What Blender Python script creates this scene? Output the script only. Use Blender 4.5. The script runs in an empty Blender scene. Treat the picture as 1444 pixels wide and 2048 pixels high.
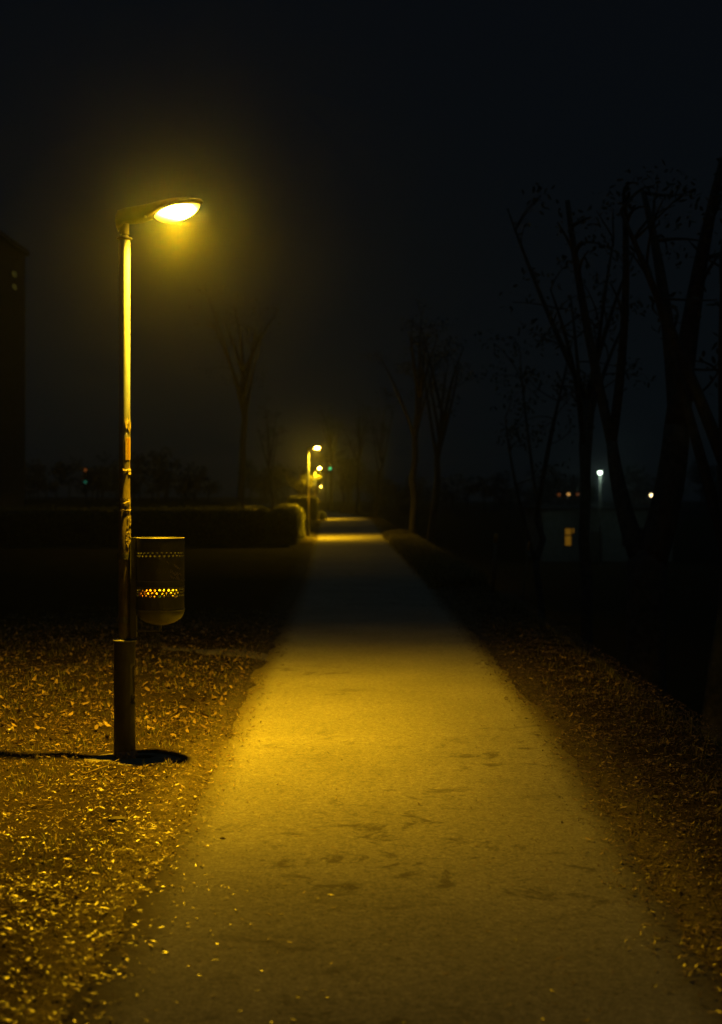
import bpy, math, random
from mathutils import Vector, Matrix, noise
random.seed(7)
R = random.uniform
sc = bpy.context.scene
col = sc.collection

# ---------------------------------------------------------------- camera model (used to read the photograph's proportions)
CAMZ, F, HY, CX = 1.8, 2844.0, 989.0, 722.0
def wx(x, D): return (x - CX) * D / F
def wz(y, D): return CAMZ - (y - HY) * D / F

# ---------------------------------------------------------------- helpers
class MB:
    def __init__(s): s.v, s.f = [], []
    def vert(s, p): s.v.append(tuple(p)); return len(s.v) - 1
    def box(s, x0, x1, y0, y1, z0, z1):
        b = len(s.v)
        for z in (z0, z1):
            for x, y in ((x0, y0), (x1, y0), (x1, y1), (x0, y1)): s.v.append((x, y, z))
        for f in ((3, 2, 1, 0), (4, 5, 6, 7), (0, 1, 5, 4), (1, 2, 6, 5), (2, 3, 7, 6), (3, 0, 4, 7)):
            s.f.append(tuple(b + i for i in f))
    def tube(s, pts, rad, n=10, cap=True):
        pts = [Vector(p) for p in pts]; b = len(s.v); m = len(pts)
        ref = Vector((0.3, 1, 0.1))
        for i, p in enumerate(pts):
            t = (pts[min(i + 1, m - 1)] - pts[max(i - 1, 0)])
            t = t.normalized() if t.length > 1e-9 else Vector((0, 0, 1))
            u = t.cross(ref)
            if u.length < .05: u = t.cross(Vector((1, 0, 0)))
            u.normalize(); w = t.cross(u)
            for k in range(n):
                a = 2 * math.pi * k / n
                s.v.append(tuple(p + (u * math.cos(a) + w * math.sin(a)) * rad[i]))
        for i in range(m - 1):
            for k in range(n):
                k2 = (k + 1) % n
                s.f.append((b + i * n + k, b + i * n + k2, b + (i + 1) * n + k2, b + (i + 1) * n + k))
        if cap:
            s.f.append(tuple(b + k for k in range(n))[::-1]); s.f.append(tuple(b + (m - 1) * n + k for k in range(n)))
    def lathe(s, prof, n=48, cx=0, cy=0, rfun=None):
        """prof: list of (r,z) from bottom to top; r==0 makes a pole"""
        b = len(s.v); m = len(prof)
        for (r, z) in prof:
            for k in range(n):
                a = 2 * math.pi * k / n
                rr = rfun(r, a, z) if rfun else r
                s.v.append((cx + rr * math.cos(a), cy + rr * math.sin(a), z))
        for i in range(m - 1):
            for k in range(n):
                k2 = (k + 1) % n
                s.f.append((b + i * n + k, b + i * n + k2, b + (i + 1) * n + k2, b + (i + 1) * n + k))
    def build(s, name, m, parent=None, smooth=False, loc=None):
        me = bpy.data.meshes.new(name); me.from_pydata(s.v, [], s.f); me.update()
        me.materials.append(m)
        if smooth: me.polygons.foreach_set('use_smooth', [True] * len(me.polygons))
        o = bpy.data.objects.new(name, me); col.objects.link(o)
        if parent: o.parent = parent
        if loc: o.location = loc
        return o

def autosmooth(o, deg=35):
    me = o.data
    me.polygons.foreach_set('use_smooth', [True] * len(me.polygons))
    try: me.set_sharp_from_angle(angle=math.radians(deg))
    except Exception: pass
    return o
def tag(o, label=None, cat=None, group=None, kind=None):
    if label: o['label'] = label
    if cat: o['category'] = cat
    if group: o['group'] = group
    if kind: o['kind'] = kind
    return o
def empty(name, loc=(0, 0, 0), rz=0):
    o = bpy.data.objects.new(name, None); col.objects.link(o)
    o.location = loc; o.rotation_euler = (0, 0, rz); o.empty_display_size = .1
    return o
def copy_tree(o, parent=None, skip=()):
    c = o.copy(); col.objects.link(c)
    if parent: c.parent = parent
    for ch in list(o.children):
        if ch.name.split('.')[0] in skip: continue
        copy_tree(ch, c, skip)
    return c

# ---------------------------------------------------------------- materials
def new_mat(name):
    m = bpy.data.materials.new(name); m.use_nodes = True
    nt = m.node_tree; return m, nt, nt.nodes['Principled BSDF']
def ramp(nt, fac, stops):
    r = nt.nodes.new('ShaderNodeValToRGB'); e = r.color_ramp.elements
    e[0].position, e[0].color = stops[0][0], (*stops[0][1], 1)
    e[1].position, e[1].color = stops[-1][0], (*stops[-1][1], 1)
    for p, c in stops[1:-1]:
        k = e.new(p); k.color = (*c, 1)
    nt.links.new(fac, r.inputs[0]); return r.outputs[0]
def tex_noise(nt, scale, detail=4, rough=.55, vec=None, dist=0):
    n = nt.nodes.new('ShaderNodeTexNoise'); n.inputs['Scale'].default_value = scale
    n.inputs['Detail'].default_value = detail; n.inputs['Roughness'].default_value = rough
    n.inputs['Distortion'].default_value = dist
    if vec is None:
        vec = nt.nodes.new('ShaderNodeTexCoord').outputs['Object']
    nt.links.new(vec, n.inputs['Vector']); return n.outputs['Fac']
def mapping(nt, scale=(1, 1, 1), loc=(0, 0, 0), src='Object'):
    t = nt.nodes.new('ShaderNodeTexCoord'); mp = nt.nodes.new('ShaderNodeMapping')
    mp.inputs['Scale'].default_value = scale; mp.inputs['Location'].default_value = loc
    nt.links.new(t.outputs[src], mp.inputs['Vector']); return mp.outputs[0]
def mixc(nt, fac, a, b, mode='MIX'):
    m = nt.nodes.new('ShaderNodeMix'); m.data_type = 'RGBA'; m.blend_type = mode
    for s, v in ((0, fac), (6, a), (7, b)):
        if isinstance(v, (int, float)): m.inputs[s].default_value = v
        elif isinstance(v, tuple): m.inputs[s].default_value = (*v, 1)
        else: nt.links.new(v, m.inputs[s])
    return m.outputs[2]
def math_(nt, op, a, b=None, clamp=False):
    m = nt.nodes.new('ShaderNodeMath'); m.operation = op; m.use_clamp = clamp
    for i, v in enumerate((a, b)):
        if v is None: continue
        if isinstance(v, (int, float)): m.inputs[i].default_value = v
        else: nt.links.new(v, m.inputs[i])
    return m.outputs[0]
def bump(nt, bs, h, strength, dist):
    b = nt.nodes.new('ShaderNodeBump'); b.inputs['Strength'].default_value = strength
    b.inputs['Distance'].default_value = dist
    nt.links.new(h, b.inputs['Height']); nt.links.new(b.outputs[0], bs.inputs['Normal'])
def paint(name, c1, c2, rough=.5, scale=20, metallic=0, bmp=.15, spec=.4, lo=.35, hi=.7):
    m, nt, bs = new_mat(name)
    f = tex_noise(nt, scale, 6, .65)
    c = ramp(nt, f, [(lo, c1), (hi, c2)])
    nt.links.new(c, bs.inputs['Base Color'])
    bs.inputs['Roughness'].default_value = rough; bs.inputs['Metallic'].default_value = metallic
    bs.inputs['Specular IOR Level'].default_value = spec
    if bmp: bump(nt, bs, tex_noise(nt, scale * 3, 4), bmp, .01)
    return m
def glow(name, c, s):
    m = bpy.data.materials.new(name); m.use_nodes = True; nt = m.node_tree
    nt.nodes.remove(nt.nodes['Principled BSDF']); e = nt.nodes.new('ShaderNodeEmission')
    e.inputs[0].default_value = (*c, 1); e.inputs[1].default_value = s
    nt.links.new(e.outputs[0], nt.nodes['Material Output'].inputs['Surface']); return m

# asphalt: pale worn path, grit, damp stains with ragged streaky outlines
def asphalt_mat():
    m, nt, bs = new_mat('asphalt')
    grit = tex_noise(nt, 62, 5, .9)
    mid = tex_noise(nt, 20, 8, .8)
    big = tex_noise(nt, .9, 4, .6)
    base = ramp(nt, grit, [(.25, (.085, .081, .07)), (.5, (.215, .207, .18)), (.75, (.42, .40, .35))])
    base = mixc(nt, 1.0, base, ramp(nt, mid, [(.32, (.66, .66, .65)), (.68, (1.22, 1.21, 1.18))]), 'MULTIPLY')
    base = mixc(nt, 1.0, base, ramp(nt, big, [(.3, (.85, .85, .85)), (.7, (1.08, 1.08, 1.08))]), 'MULTIPLY')
    # damp stains: drawn out across the path, only in some stretches
    sv = mapping(nt, (2.2, 2.6, 1))
    st = tex_noise(nt, 1.25, 12, .76, sv, .6)
    area = tex_noise(nt, .42, 2, .5, mapping(nt, (1, .8, 1), (3.1, 1.85, 0)))
    stain = math_(nt, 'MULTIPLY', ramp(nt, st, [(.54, (0, 0, 0)), (.60, (1, 1, 1))]), ramp(nt, area, [(.50, (0, 0, 0)), (.60, (1, 1, 1))]))
    base = mixc(nt, math_(nt, 'MULTIPLY', stain, .75), base, (.075, .07, .06))
    # soil trodden in toward irregular spots
    spk = tex_noise(nt, 30, 2, .5)
    base = mixc(nt, math_(nt, 'MULTIPLY', ramp(nt, spk, [(.67, (0, 0, 0)), (.71, (1, 1, 1))]), .6), base, (.06, .05, .035))
    at = nt.nodes.new('ShaderNodeAttribute'); at.attribute_name = 'border'
    e1 = tex_noise(nt, 6, 7, .7); e2 = tex_noise(nt, 70, 4, .75)
    eb = math_(nt, 'ADD', at.outputs['Fac'], math_(nt, 'ADD', math_(nt, 'MULTIPLY', math_(nt, 'SUBTRACT', e1, .5), .55), math_(nt, 'MULTIPLY', math_(nt, 'SUBTRACT', e2, .5), .6)))
    dirt = ramp(nt, eb, [(.40, (0, 0, 0)), (.92, (1, 1, 1))])
    base = mixc(nt, dirt, base, edge_dirt(nt, e1, e2))
    nt.links.new(base, bs.inputs['Base Color'])
    bs.inputs['Roughness'].default_value = .92; bs.inputs['Diffuse Roughness'].default_value = 1.0
    bs.inputs['Specular IOR Level'].default_value = .02
    h = math_(nt, 'ADD', grit, math_(nt, 'MULTIPLY', mid, 1.5))
    bump(nt, bs, h, .55, .006)
    return m
def edge_dirt(nt, e1, e2):
    c = ramp(nt, e2, [(.3, (.045, .038, .022)), (.5, (.085, .072, .045)), (.7, (.15, .125, .075))])
    return mixc(nt, 1.0, c, ramp(nt, e1, [(.3, (.6, .6, .6)), (.7, (1.15, 1.12, 1.1))]), 'MULTIPLY')
def soil_mat():
    m, nt, bs = new_mat('soil')
    a = tex_noise(nt, 3.5, 8, .7); b = tex_noise(nt, 60, 5, .7)
    c = mixc(nt, .5, ramp(nt, a, [(.3, (.012, .010, .006)), (.7, (.042, .031, .014))]), ramp(nt, b, [(.3, (.008, .007, .004)), (.7, (.056, .042, .02))]))
    at = nt.nodes.new('ShaderNodeAttribute'); at.attribute_name = 'border'
    e1 = tex_noise(nt, 6, 7, .7); e2 = tex_noise(nt, 70, 4, .75)
    eb = math_(nt, 'ADD', at.outputs['Fac'], math_(nt, 'MULTIPLY', math_(nt, 'SUBTRACT', e1, .5), .9))
    c = mixc(nt, ramp(nt, eb, [(.3, (0, 0, 0)), (.8, (1, 1, 1))]), c, edge_dirt(nt, e1, e2))
    nt.links.new(c, bs.inputs['Base Color']); bs.inputs['Roughness'].default_value = 1
    bs.inputs['Specular IOR Level'].default_value = .02
    bump(nt, bs, math_(nt, 'ADD', b, a), .9, .03); return m
def dirt_mat():
    m, nt, bs = new_mat('trodden_dirt')
    a = tex_noise(nt, 5, 7, .7); b = tex_noise(nt, 120, 4, .7)
    c = mixc(nt, .5, ramp(nt, a, [(.3, (.09, .08, .06)), (.7, (.16, .14, .1))]), ramp(nt, b, [(.3, (.08, .07, .05)), (.7, (.17, .15, .11))]))
    nt.links.new(c, bs.inputs['Base Color']); bs.inputs['Roughness'].default_value = 1
    bump(nt, bs, b, .5, .01); return m
def island_mat(name, stops, rough=.6, trans=.0, spec=.4):
    m, nt, bs = new_mat(name)
    g = nt.nodes.new('ShaderNodeNewGeometry')
    c = ramp(nt, g.outputs['Random Per Island'], stops)
    v = tex_noise(nt, 90, 3)
    c = mixc(nt, .5, c, mixc(nt, 1.0, c, ramp(nt, v, [(.3, (.6, .6, .6)), (.7, (1.2, 1.2, 1.2))]), 'MULTIPLY'))
    nt.links.new(c, bs.inputs['Base Color']); bs.inputs['Roughness'].default_value = rough
    bs.inputs['Specular IOR Level'].default_value = spec
    if trans:
        t = nt.nodes.new('ShaderNodeBsdfTranslucent'); nt.links.new(c, t.inputs[0])
        mx = nt.nodes.new('ShaderNodeMixShader'); mx.inputs[0].default_value = trans
        out = nt.nodes['Material Output']
        nt.links.new(bs.outputs[0], mx.inputs[1]); nt.links.new(t.outputs[0], mx.inputs[2])
        nt.links.new(mx.outputs[0], out.inputs['Surface'])
    return m

M = {}
M['asphalt'] = asphalt_mat(); M['soil'] = soil_mat(); M['dirt'] = dirt_mat()
M['leaf'] = island_mat('dry_leaf', [(0, (.03, .02, .01)), (.35, (.08, .05, .018)), (.65, (.13, .082, .026)), (.88, (.19, .13, .042)), (1, (.31, .235, .095))], .42, .15)
M['broadleaf'] = island_mat('dry_broad_leaf', [(0, (.06, .04, .02)), (.5, (.14, .09, .035)), (1, (.26, .18, .07))], .6, .15)
M['grass'] = island_mat('grass_blade', [(0, (.04, .05, .015)), (.5, (.09, .09, .028)), (.8, (.18, .15, .05)), (1, (.32, .25, .1))], .5, .5)
M['foliage'] = island_mat('foliage', [(0, (.03, .035, .02)), (.5, (.055, .06, .035)), (1, (.1, .1, .06))], .6, .25)
M['hedge'] = island_mat('hedge_leaf', [(0, (.05, .06, .02)), (.5, (.10, .115, .04)), (1, (.2, .19, .07))], .4, .45)
M['bark'] = paint('bark', (.05, .046, .04), (.11, .10, .085), .95, 9, 0, .6, .1)
M['twig'] = paint('twig_bark', (.08, .06, .03), (.2, .15, .07), .9, 40, 0, .4, .1)
M['steel'] = paint('galvanised_steel', (.09, .088, .08), (.15, .147, .135), .5, 14, 0, .1, .4)
M['housing'] = paint('lamp_housing_paint', (.028, .026, .022), (.045, .041, .034), .6, 10, 0, .05)
M['binpaint'] = paint('bin_paint', (.028, .03, .024), (.05, .05, .038), .5, 18, .0, .12, .5)
M['concrete'] = paint('footing_concrete', (.09, .08, .06), (.17, .15, .11), .95, 14, 0, .5, .1)
M['paper'] = paint('torn_paper', (.18, .14, .09), (.42, .37, .27), .8, 60, 0, .5, .2)
M['tape'] = paint('wrinkled_tape', (.05, .04, .02), (.18, .145, .08), .4, 50, 0, .6, .5)
M['sticker'] = paint('yellow_sticker', (.14, .095, .018), (.2, .135, .03), .5, 70, 0, .1, .4)
M['ink'] = paint('red_ink', (.10, .015, .006), (.14, .025, .01), .6, 40, 0, 0)
M['scratch'] = paint('scratched_paint', (.45, .36, .2), (.6, .5, .3), .7, 50, 0, 0)
M['stone'] = paint('stone', (.04, .035, .03), (.1, .085, .065), .9, 30, 0, .6, .2)
M['wall'] = paint('plaster_wall', (.12, .13, .12), (.2, .21, .2), .9, 3, 0, .2, .2)
M['darkwall'] = paint('weathered_wall', (.05, .055, .06), (.08, .085, .09), .9, 3, 0, .2, .2)
M['roof'] = paint('roof_sheet', (.05, .05, .05), (.09, .09, .09), .8, 4, 0, .3, .2)
M['frame'] = paint('window_frame', (.06, .05, .04), (.1, .09, .07), .6, 20, 0, .1)
M['glass'] = paint('dark_glass', (.01, .011, .012), (.016, .017, .018), .15, 5, 0, 0, .5)
M['wood'] = paint('weathered_wood', (.09, .07, .045), (.2, .16, .1), .9, 25, 0, .4, .1)
M['orange'] = paint('orange_paint', (.5, .22, .02), (.65, .32, .04), .6, 40, 0, 0)
def lens_mat():
    m = glow('sodium_lens', (1.0, .62, .06), 600.0); nt = m.node_tree; em = nt.nodes['Emission']
    mp = nt.nodes.new('ShaderNodeMapping'); tc = nt.nodes.new('ShaderNodeTexCoord')
    mp.vector_type = 'POINT'; nt.links.new(tc.outputs['Generated'], mp.inputs[0])
    mp.inputs['Location'].default_value = (-.5 * 2, -.5 * .5, -.52 * 2); mp.inputs['Scale'].default_value = (2, .5, 2)
    d = nt.nodes.new('ShaderNodeVectorMath'); d.operation = 'DOT_PRODUCT'
    nt.links.new(mp.outputs[0], d.inputs[0]); nt.links.new(mp.outputs[0], d.inputs[1])
    e = math_(nt, 'EXPONENT', math_(nt, 'MULTIPLY', d.outputs['Value'], -6.2))  # emission fades to a dim amber rim, imitating glare round the core
    nt.links.new(math_(nt, 'ADD', math_(nt, 'MULTIPLY', e, 1500.0), .45), em.inputs['Strength']); return m
M['lens'] = lens_mat()
M['white_lens'] = glow('white_green_lens', (.75, 1.0, .72), 12.0)
M['warm_lens'] = glow('warm_lens', (1.0, .72, .34), 7.0)
M['amber_lens'] = glow('amber_lens', (1.0, .5, .12), .9)
M['green_lens'] = glow('green_signal', (.04, 1.0, .35), 1.3)
M['dim_green'] = glow('dim_green_signal', (.04, .5, .3), .15)
M['dim_red'] = glow('dim_red_signal', (1, .28, .06), .11)
M['lit_window'] = glow('lit_window', (1.0, .46, .03), .11)
M['dim_window'] = glow('dim_lit_window', (.6, .55, .12), .035)

# ---------------------------------------------------------------- ground shape
def lerp_tab(t, x):
    if x <= t[0][0]: return t[0][1]
    for (a, b), (c, d) in zip(t, t[1:]):
        if x <= c: return b + (d - b) * (x - a) / (c - a)
    return t[-1][1]
def smooth(a, b, x):
    t = min(1, max(0, (x - a) / (b - a))); return t * t * (3 - 2 * t)
CT = [(0, .16), (5, .18), (10, .24), (16, .22), (30, .1), (57, -.4), (102, -1.06), (130, -2.6), (170, -6.5), (240, -15), (340, -30), (420, -46)]
HT = [(0, 1.12), (6, 1.16), (10, 1.24), (30, 1.3), (57, 1.45), (102, 1.85), (420, 1.9)]
def pc(Y): return lerp_tab(CT, Y)
def ph(Y): return lerp_tab(HT, Y)
LOW = -2.6
def edge_n(X, Y): return .10 * noise.noise((X * .2 + 5, Y * 1.3, 3)) + .06 * noise.noise((X * .5, Y * 4.1, 9))
def gh(X, Y):
    c, w = pc(Y), ph(Y); d = X - c
    e = edge_n(X, Y)
    n1 = noise.noise((X * .9, Y * .9, 0)); n2 = noise.noise((X * 3.7, Y * 3.7, 4)); n3 = noise.noise((X * 9, Y * 9, 7))
    if d < 0:
        out = -d - w + e
        k = smooth(-.08, .5, out)
        z = -.012 + .030 * smooth(-.08, .12, out) + k * (.025 + .03 * n1 + .02 * n2 + .010 * n3)
        return z
    out = d - w + e
    z = -.012 + .030 * smooth(-.08, .12, out) + smooth(-.05, .55, out) * (.05 + .03 * n1 + .028 * n2 + .012 * n3)
    lip = 2.42 + .10 * noise.noise((0, Y * .35, 2)) + .07 * noise.noise((0, Y * 1.4, 6)) + (pc(Y) - pc(10)) + (ph(Y) - 1.24)
    s = X - lip
    if s > 0: z -= (-LOW) * smooth(-.25, 2.0, s) * (1 if s < 2 else 1) - 2.6 * smooth(-.25, 2.0, 0)
    return z
def grid_axis(segs):
    out = []
    for a, b, st in segs:
        x = a
        while x < b - 1e-6: out.append(x); x += st
    out.append(segs[-1][1]); return out
xs = grid_axis([(-900, -300, 150), (-300, -60, 40), (-60, -10, 5), (-10, -4, .5), (-4, -2, .1), (-2, 3.2, .06), (3.2, 6, .2), (6, 12, 1), (12, 60, 6), (60, 300, 40), (300, 900, 150)])
ys = grid_axis([(-60, -4, 8), (-4, 3, .5), (3, 13, .07), (13, 22, .14), (22, 60, .5), (60, 120, 1.5), (120, 420, 12), (420, 900, 60)])
g = MB()
for y in ys:
    for x in xs: g.v.append((x, y, gh(x, y)))
nx = len(xs)
for j in range(len(ys) - 1):
    for i in range(nx - 1):
        a = j * nx + i; g.f.append((a, a + 1, a + nx + 1, a + nx))
ground = g.build('ground', M['soil'], smooth=True); tag(ground, kind='structure')

ga = ground.data.attributes.new('border', 'FLOAT', 'POINT')
ga.data.foreach_set('value', [max(0, 1 - max(0, abs(v[0] - pc(v[1])) - ph(v[1])) / .5) if v[1] < 80 else 0 for v in g.v])
p = MB(); py = grid_axis([(-4, 60, .25), (60, 420, 2)])
K = 24
for y in py:
    c, w = pc(y), ph(y) + .14
    for k in range(K + 1):
        t = -1 + 2 * k / K
        p.v.append((c + t * w, y, .006 - .006 * t * t))
for j in range(len(py) - 1):
    for k in range(K):
        a = j * (K + 1) + k; p.f.append((a, a + 1, a + K + 2, a + K + 1))
path = p.build('path', M['asphalt'], smooth=True); tag(path, kind='structure')
ba = path.data.attributes.new('border', 'FLOAT', 'POINT')   # how far in from the edge soil has been trodden
K1 = K + 1
for j in range(len(py)):
    for k in range(K1):
        dd = (1 - abs(-1 + 2 * k / K)) * (ph(py[j]) + .14)
        ba.data[j * K1 + k].value = max(0, 1 - max(0, dd - .1) / .42)
# trodden side path that leaves the paved path behind the lamp
p = MB(); N = 30
for i in range(N + 1):
    t = i / N; X = -.9 - 1.35 * t; Y0 = 15.6 + .55 * t
    for k in range(9):
        s = -1 + k / 4; y = Y0 + s * (.55 * (1 - .75 * t ** 2) + .1 * noise.noise((t * 6, s, 0)))
        p.v.append((X, y, gh(X, y) + .008 - .03 * abs(s) ** 3))
for i in range(N):
    for k in range(8):
        a = i * 9 + k; p.f.append((a, a + 1, a + 10, a + 9))
tag(p.build('side_path', M['dirt'], smooth=True), kind='structure')

# ---------------------------------------------------------------- ground cover
def leaf(mb, x, y, z, L, W, yaw, pitch, roll, curl):
    rot = Matrix.Rotation(yaw, 3, 'Z') @ Matrix.Rotation(pitch, 3, 'Y') @ Matrix.Rotation(roll, 3, 'X')
    b = len(mb.v)
    for (u, v) in ((-.5, 0), (-.18, -.5), (-.18, .5), (.2, -.42), (.2, .42), (.5, 0)):
        q = rot @ Vector((u * L, v * W, curl * L * (u * u * 4 - .3)))
        mb.v.append((x + q.x, y + q.y, z + q.z))
    mb.f += [(b, b + 1, b + 2), (b + 1, b + 3, b + 4, b + 2), (b + 3, b + 5, b + 4)]
lv = MB()
LAMPX, LAMPY = wx(249, 9.48), 9.48
def on_footing(x, y): return ((x - LAMPX - .1) / .40) ** 2 + ((y - LAMPY) / .26) ** 2 < 1
def scatter(n, x0, x1, y0, y1, dens):
    k = 0
    while k < n:
        x, y = R(x0, x1), y0 + (y1 - y0) * random.random() ** 1.25
        k += 1
        d = dens(x, y)
        if random.random() > d: continue
        if on_footing(x, y) and random.random() > .06: continue
        sz = random.choice((.45, .6, .75, .9, 1, 1.1, 1.3, 1.6))
        leaf(lv, x, y, max(gh(x, y), .004) + R(.002, .022), lsz(y) * sz, .0056 * R(.6, 1.5) * sz, R(0, 6.28), R(-.35, .35), R(-.6, .6), R(-.15, .3))
def lsz(y): return .029
def dl(x, y):
    out = -(x - pc(y)) - ph(y) + edge_n(x, y)
    cl = .5 + .5 * noise.noise((x * 1.6, y * 1.6, 11)); c2 = .5 + .5 * noise.noise((x * .6, y * .6, 31))
    e = (smooth(-.5, .12, out) ** 3.0) * (.22 + 1.2 * cl * cl) * (.3 + 1.1 * c2)
    if y < 6.5: e = min(1, e * 1.7)
    if out > .9: e *= .8
    if y > 11: e *= .8
    return e
def dr(x, y):
    out = (x - pc(y)) - ph(y) + edge_n(x, y)
    cl = .5 + .5 * noise.noise((x * 1.6, y * 1.6, 21))
    e = (smooth(-.5, .12, out) ** 3.0) * (.45 + .8 * cl)
    if out > .75: e *= .7
    return e
scatter(175000, -4.6, -.75, 3.0, 21, dl)
scatter(85000, 1.05, 2.75, 3.0, 26, dr)
def dp(x, y): return 1 if abs(x - pc(y)) < ph(y) else 0
k = 0
for _ in range(1500):                                   # a thin sprinkle over the paved path, thicker to the edges
    y = 3.2 + 16 * random.random() ** 1.3; t = R(-1, 1); t = math.copysign(abs(t) ** .6, t)
    x = pc(y) + t * ph(y)
    leaf(lv, x, y, .010 + R(0, .004), .036 * R(.3, 1.15), .0075 * R(.6, 1.2), R(0, 6.28), R(-.15, .15), R(-.3, .3), R(-.1, .25))
tag(lv.build('fallen_leaves', M['leaf']), 'narrow dry yellow willow leaves strewn over both verges of the path', 'leaves', kind='stuff')
bl = MB()
for _ in range(2600):
    if random.random() < .85: x, y = R(-5.0, -1.1), R(9.8, 20)
    else: x, y = R(1.6, 2.6), R(4, 20)
    if on_footing(x, y) or abs(x - pc(y)) < ph(y) + .05: continue
    s = R(.6, 1.3)
    leaf(bl, x, y, gh(x, y) + R(.01, .04), .062 * s, .027 * s, R(0, 6.28), R(-.6, .6), R(-.6, .6), R(-.2, .6))
tag(bl.build('fallen_broad_leaves', M['broadleaf']), 'broad brown leaves lying in the grass behind the lamp post', 'leaves', kind='stuff')
gr = MB()
def blade(mb, x, y, z, h, w, yaw, lean):
    b = len(mb.v); dx, dy = math.cos(yaw), math.sin(yaw); px_, py_ = -dy * w, dx * w
    mb.v += [(x - px_, y - py_, z), (x + px_, y + py_, z),
             (x + dx * lean * .35 - px_ * .8, y + dy * lean * .35 - py_ * .8, z + h * .6), (x + dx * lean * .35 + px_ * .8, y + dy * lean * .35 + py_ * .8, z + h * .6),
             (x + dx * lean, y + dy * lean, z + h)]
    mb.f += [(b, b + 1, b + 3, b + 2), (b + 2, b + 3, b + 4)]
def tuft(mb, x, y, n, h):
    for _ in range(n):
        xx, yy = x + random.gauss(0, .035), y + random.gauss(0, .035)
        hh = h * R(.5, 1.2)
        blade(mb, xx, yy, gh(xx, yy) - .01, hh, R(.0018, .0035), R(0, 6.28), hh * R(.2, 1.0))
for _ in range(5200):                                  # left lawn
    x, y = R(-5.2, -1.15), R(5, 22)
    out = -(x - pc(y)) - ph(y)
    if on_footing(x, y) or out < .1 or noise.noise((x * .8, y * .8, 5)) < (.05 if y < 10 else -.25): continue
    tuft(gr, x, y, 5, R(.035, .075))
for _ in range(3000):                                  # right verge up to the lip of the bank
    y = R(3, 30); out = random.random() ** .7 * 1.2
    x = pc(y) + ph(y) + .12 + out
    tuft(gr, x, y, 6, R(.03, .065) * (1 + .8 * (out > .75)))
for _ in range(8500):                                  # the same verge further off, longer and coarser
    y = R(27, 62); x = pc(y) + ph(y) + R(.0, 1.0)
    for _ in range(5):
        xx, yy = x + random.gauss(0, .06), y + random.gauss(0, .1); hh = R(.10, .27)
        blade(gr, xx, yy, gh(xx, yy) - .01, hh, R(.005, .009), R(0, 6.28), hh * R(.2, .9))
for _ in range(900):                                   # grass round the foot of the second lamp
    y = R(49, 66); x = pc(y) - ph(y) - R(.0, 1.4)
    for _ in range(4):
        xx, yy = x + random.gauss(0, .06), y + random.gauss(0, .1); hh = R(.05, .12)
        blade(gr, xx, yy, gh(xx, yy) - .01, hh, R(.005, .009), R(0, 6.28), hh * R(.2, .9))
for (x, y, h) in ((2.35, 10.2, .24), (2.3, 8.9, .3), (2.2, 9.1, .22), (2.38, 7.6, .22), (2.3, 12.0, .25)):
    for _ in range(3): blade(gr, x + R(-.03, .03), y + R(-.05, .05), gh(x, y), h * R(.7, 1), .0022, R(0, 6.28), h * .3)
tag(gr.build('grass', M['grass']), 'short rough grass on the verges and the lip of the bank', 'grass', kind='stuff')

# small loose things on the ground
def twig(pts, r, label):
    mb = MB(); mb.tube(pts, [r * (1 - .5 * i / (len(pts) - 1)) for i in range(len(pts))], 6)
    i = len(pts) // 2
    a = Vector(pts[i]); mb.tube([a, a + Vector((.03, .02, .02)), a + Vector((.055, .05, .03))], [r * .6, r * .5, r * .3], 5)
    tag(mb.build('twig', M['twig'], smooth=True), label, 'twig', 'twigs by the lamp post')
def gp(x, y, dz=.02):
    D = F * CAMZ / (y - HY); X = wx(x, D); return Vector((X, D, gh(X, D) + dz))
a, b = gp(168, 1568), gp(236, 1550)
twig([a, a.lerp(b, .35) + Vector((0, 0, .01)), a.lerp(b, .7) + Vector((0, .03, .012)), b + Vector((0, 0, .02))], .007, 'bent pale twig lying on leaves just in front of the lamp base')
a = gp(318, 1508, 0)
twig([a, a + Vector((.012, 0, .05)), a + Vector((.02, .01, .1)), a + Vector((.03, .01, .13))], .004, 'short dark twig standing upright among the leaves behind the bin shadow')
def lump(name, loc, s, m, label, cat, seed, rough=.35, sub=2, group=None):
    import bmesh
    bm = bmesh.new(); bmesh.ops.create_icosphere(bm, subdivisions=sub, radius=1)
    for v in bm.verts:
        q = v.co.copy(); k = 1 + rough * noise.noise(q * 1.4 + Vector((seed, 0, 0))) + rough * .7 * noise.noise(q * 3.3 + Vector((0, seed, 0)))
        v.co = Vector((q.x * s[0] * k, q.y * s[1] * k, q.z * s[2] * k))
    me = bpy.data.meshes.new(name); bm.to_mesh(me); bm.free(); me.materials.append(m)
    o = bpy.data.objects.new(name, me); col.objects.link(o); o.location = loc
    return tag(o, label, cat, group)
q = gp(445, 1679, .012); lump('stone', q, (.016, .016, .014), M['stone'], 'small dark stone alone on the left side of the paved path', 'stone', 1)
q = gp(235, 1657, .01); lump('clod', q, (.045, .03, .014), M['stone'], 'dark clod of earth among the leaves in front of the lamp post', 'clod', 4)
q = gp(244, 1681, .01)
q = gp(20, 1477, .02); lump('crumpled_paper', q, (.026, .02, .018), M['paper'], 'small white crumpled scrap of paper in the leaves at the left edge', 'litter', 9, .8)
q = gp(212, 1928, .008); lump('clod', q, (.02, .012, .007), M['stone'], 'flat dark clod near the bottom left edge of the path', 'clod', 14)

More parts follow.
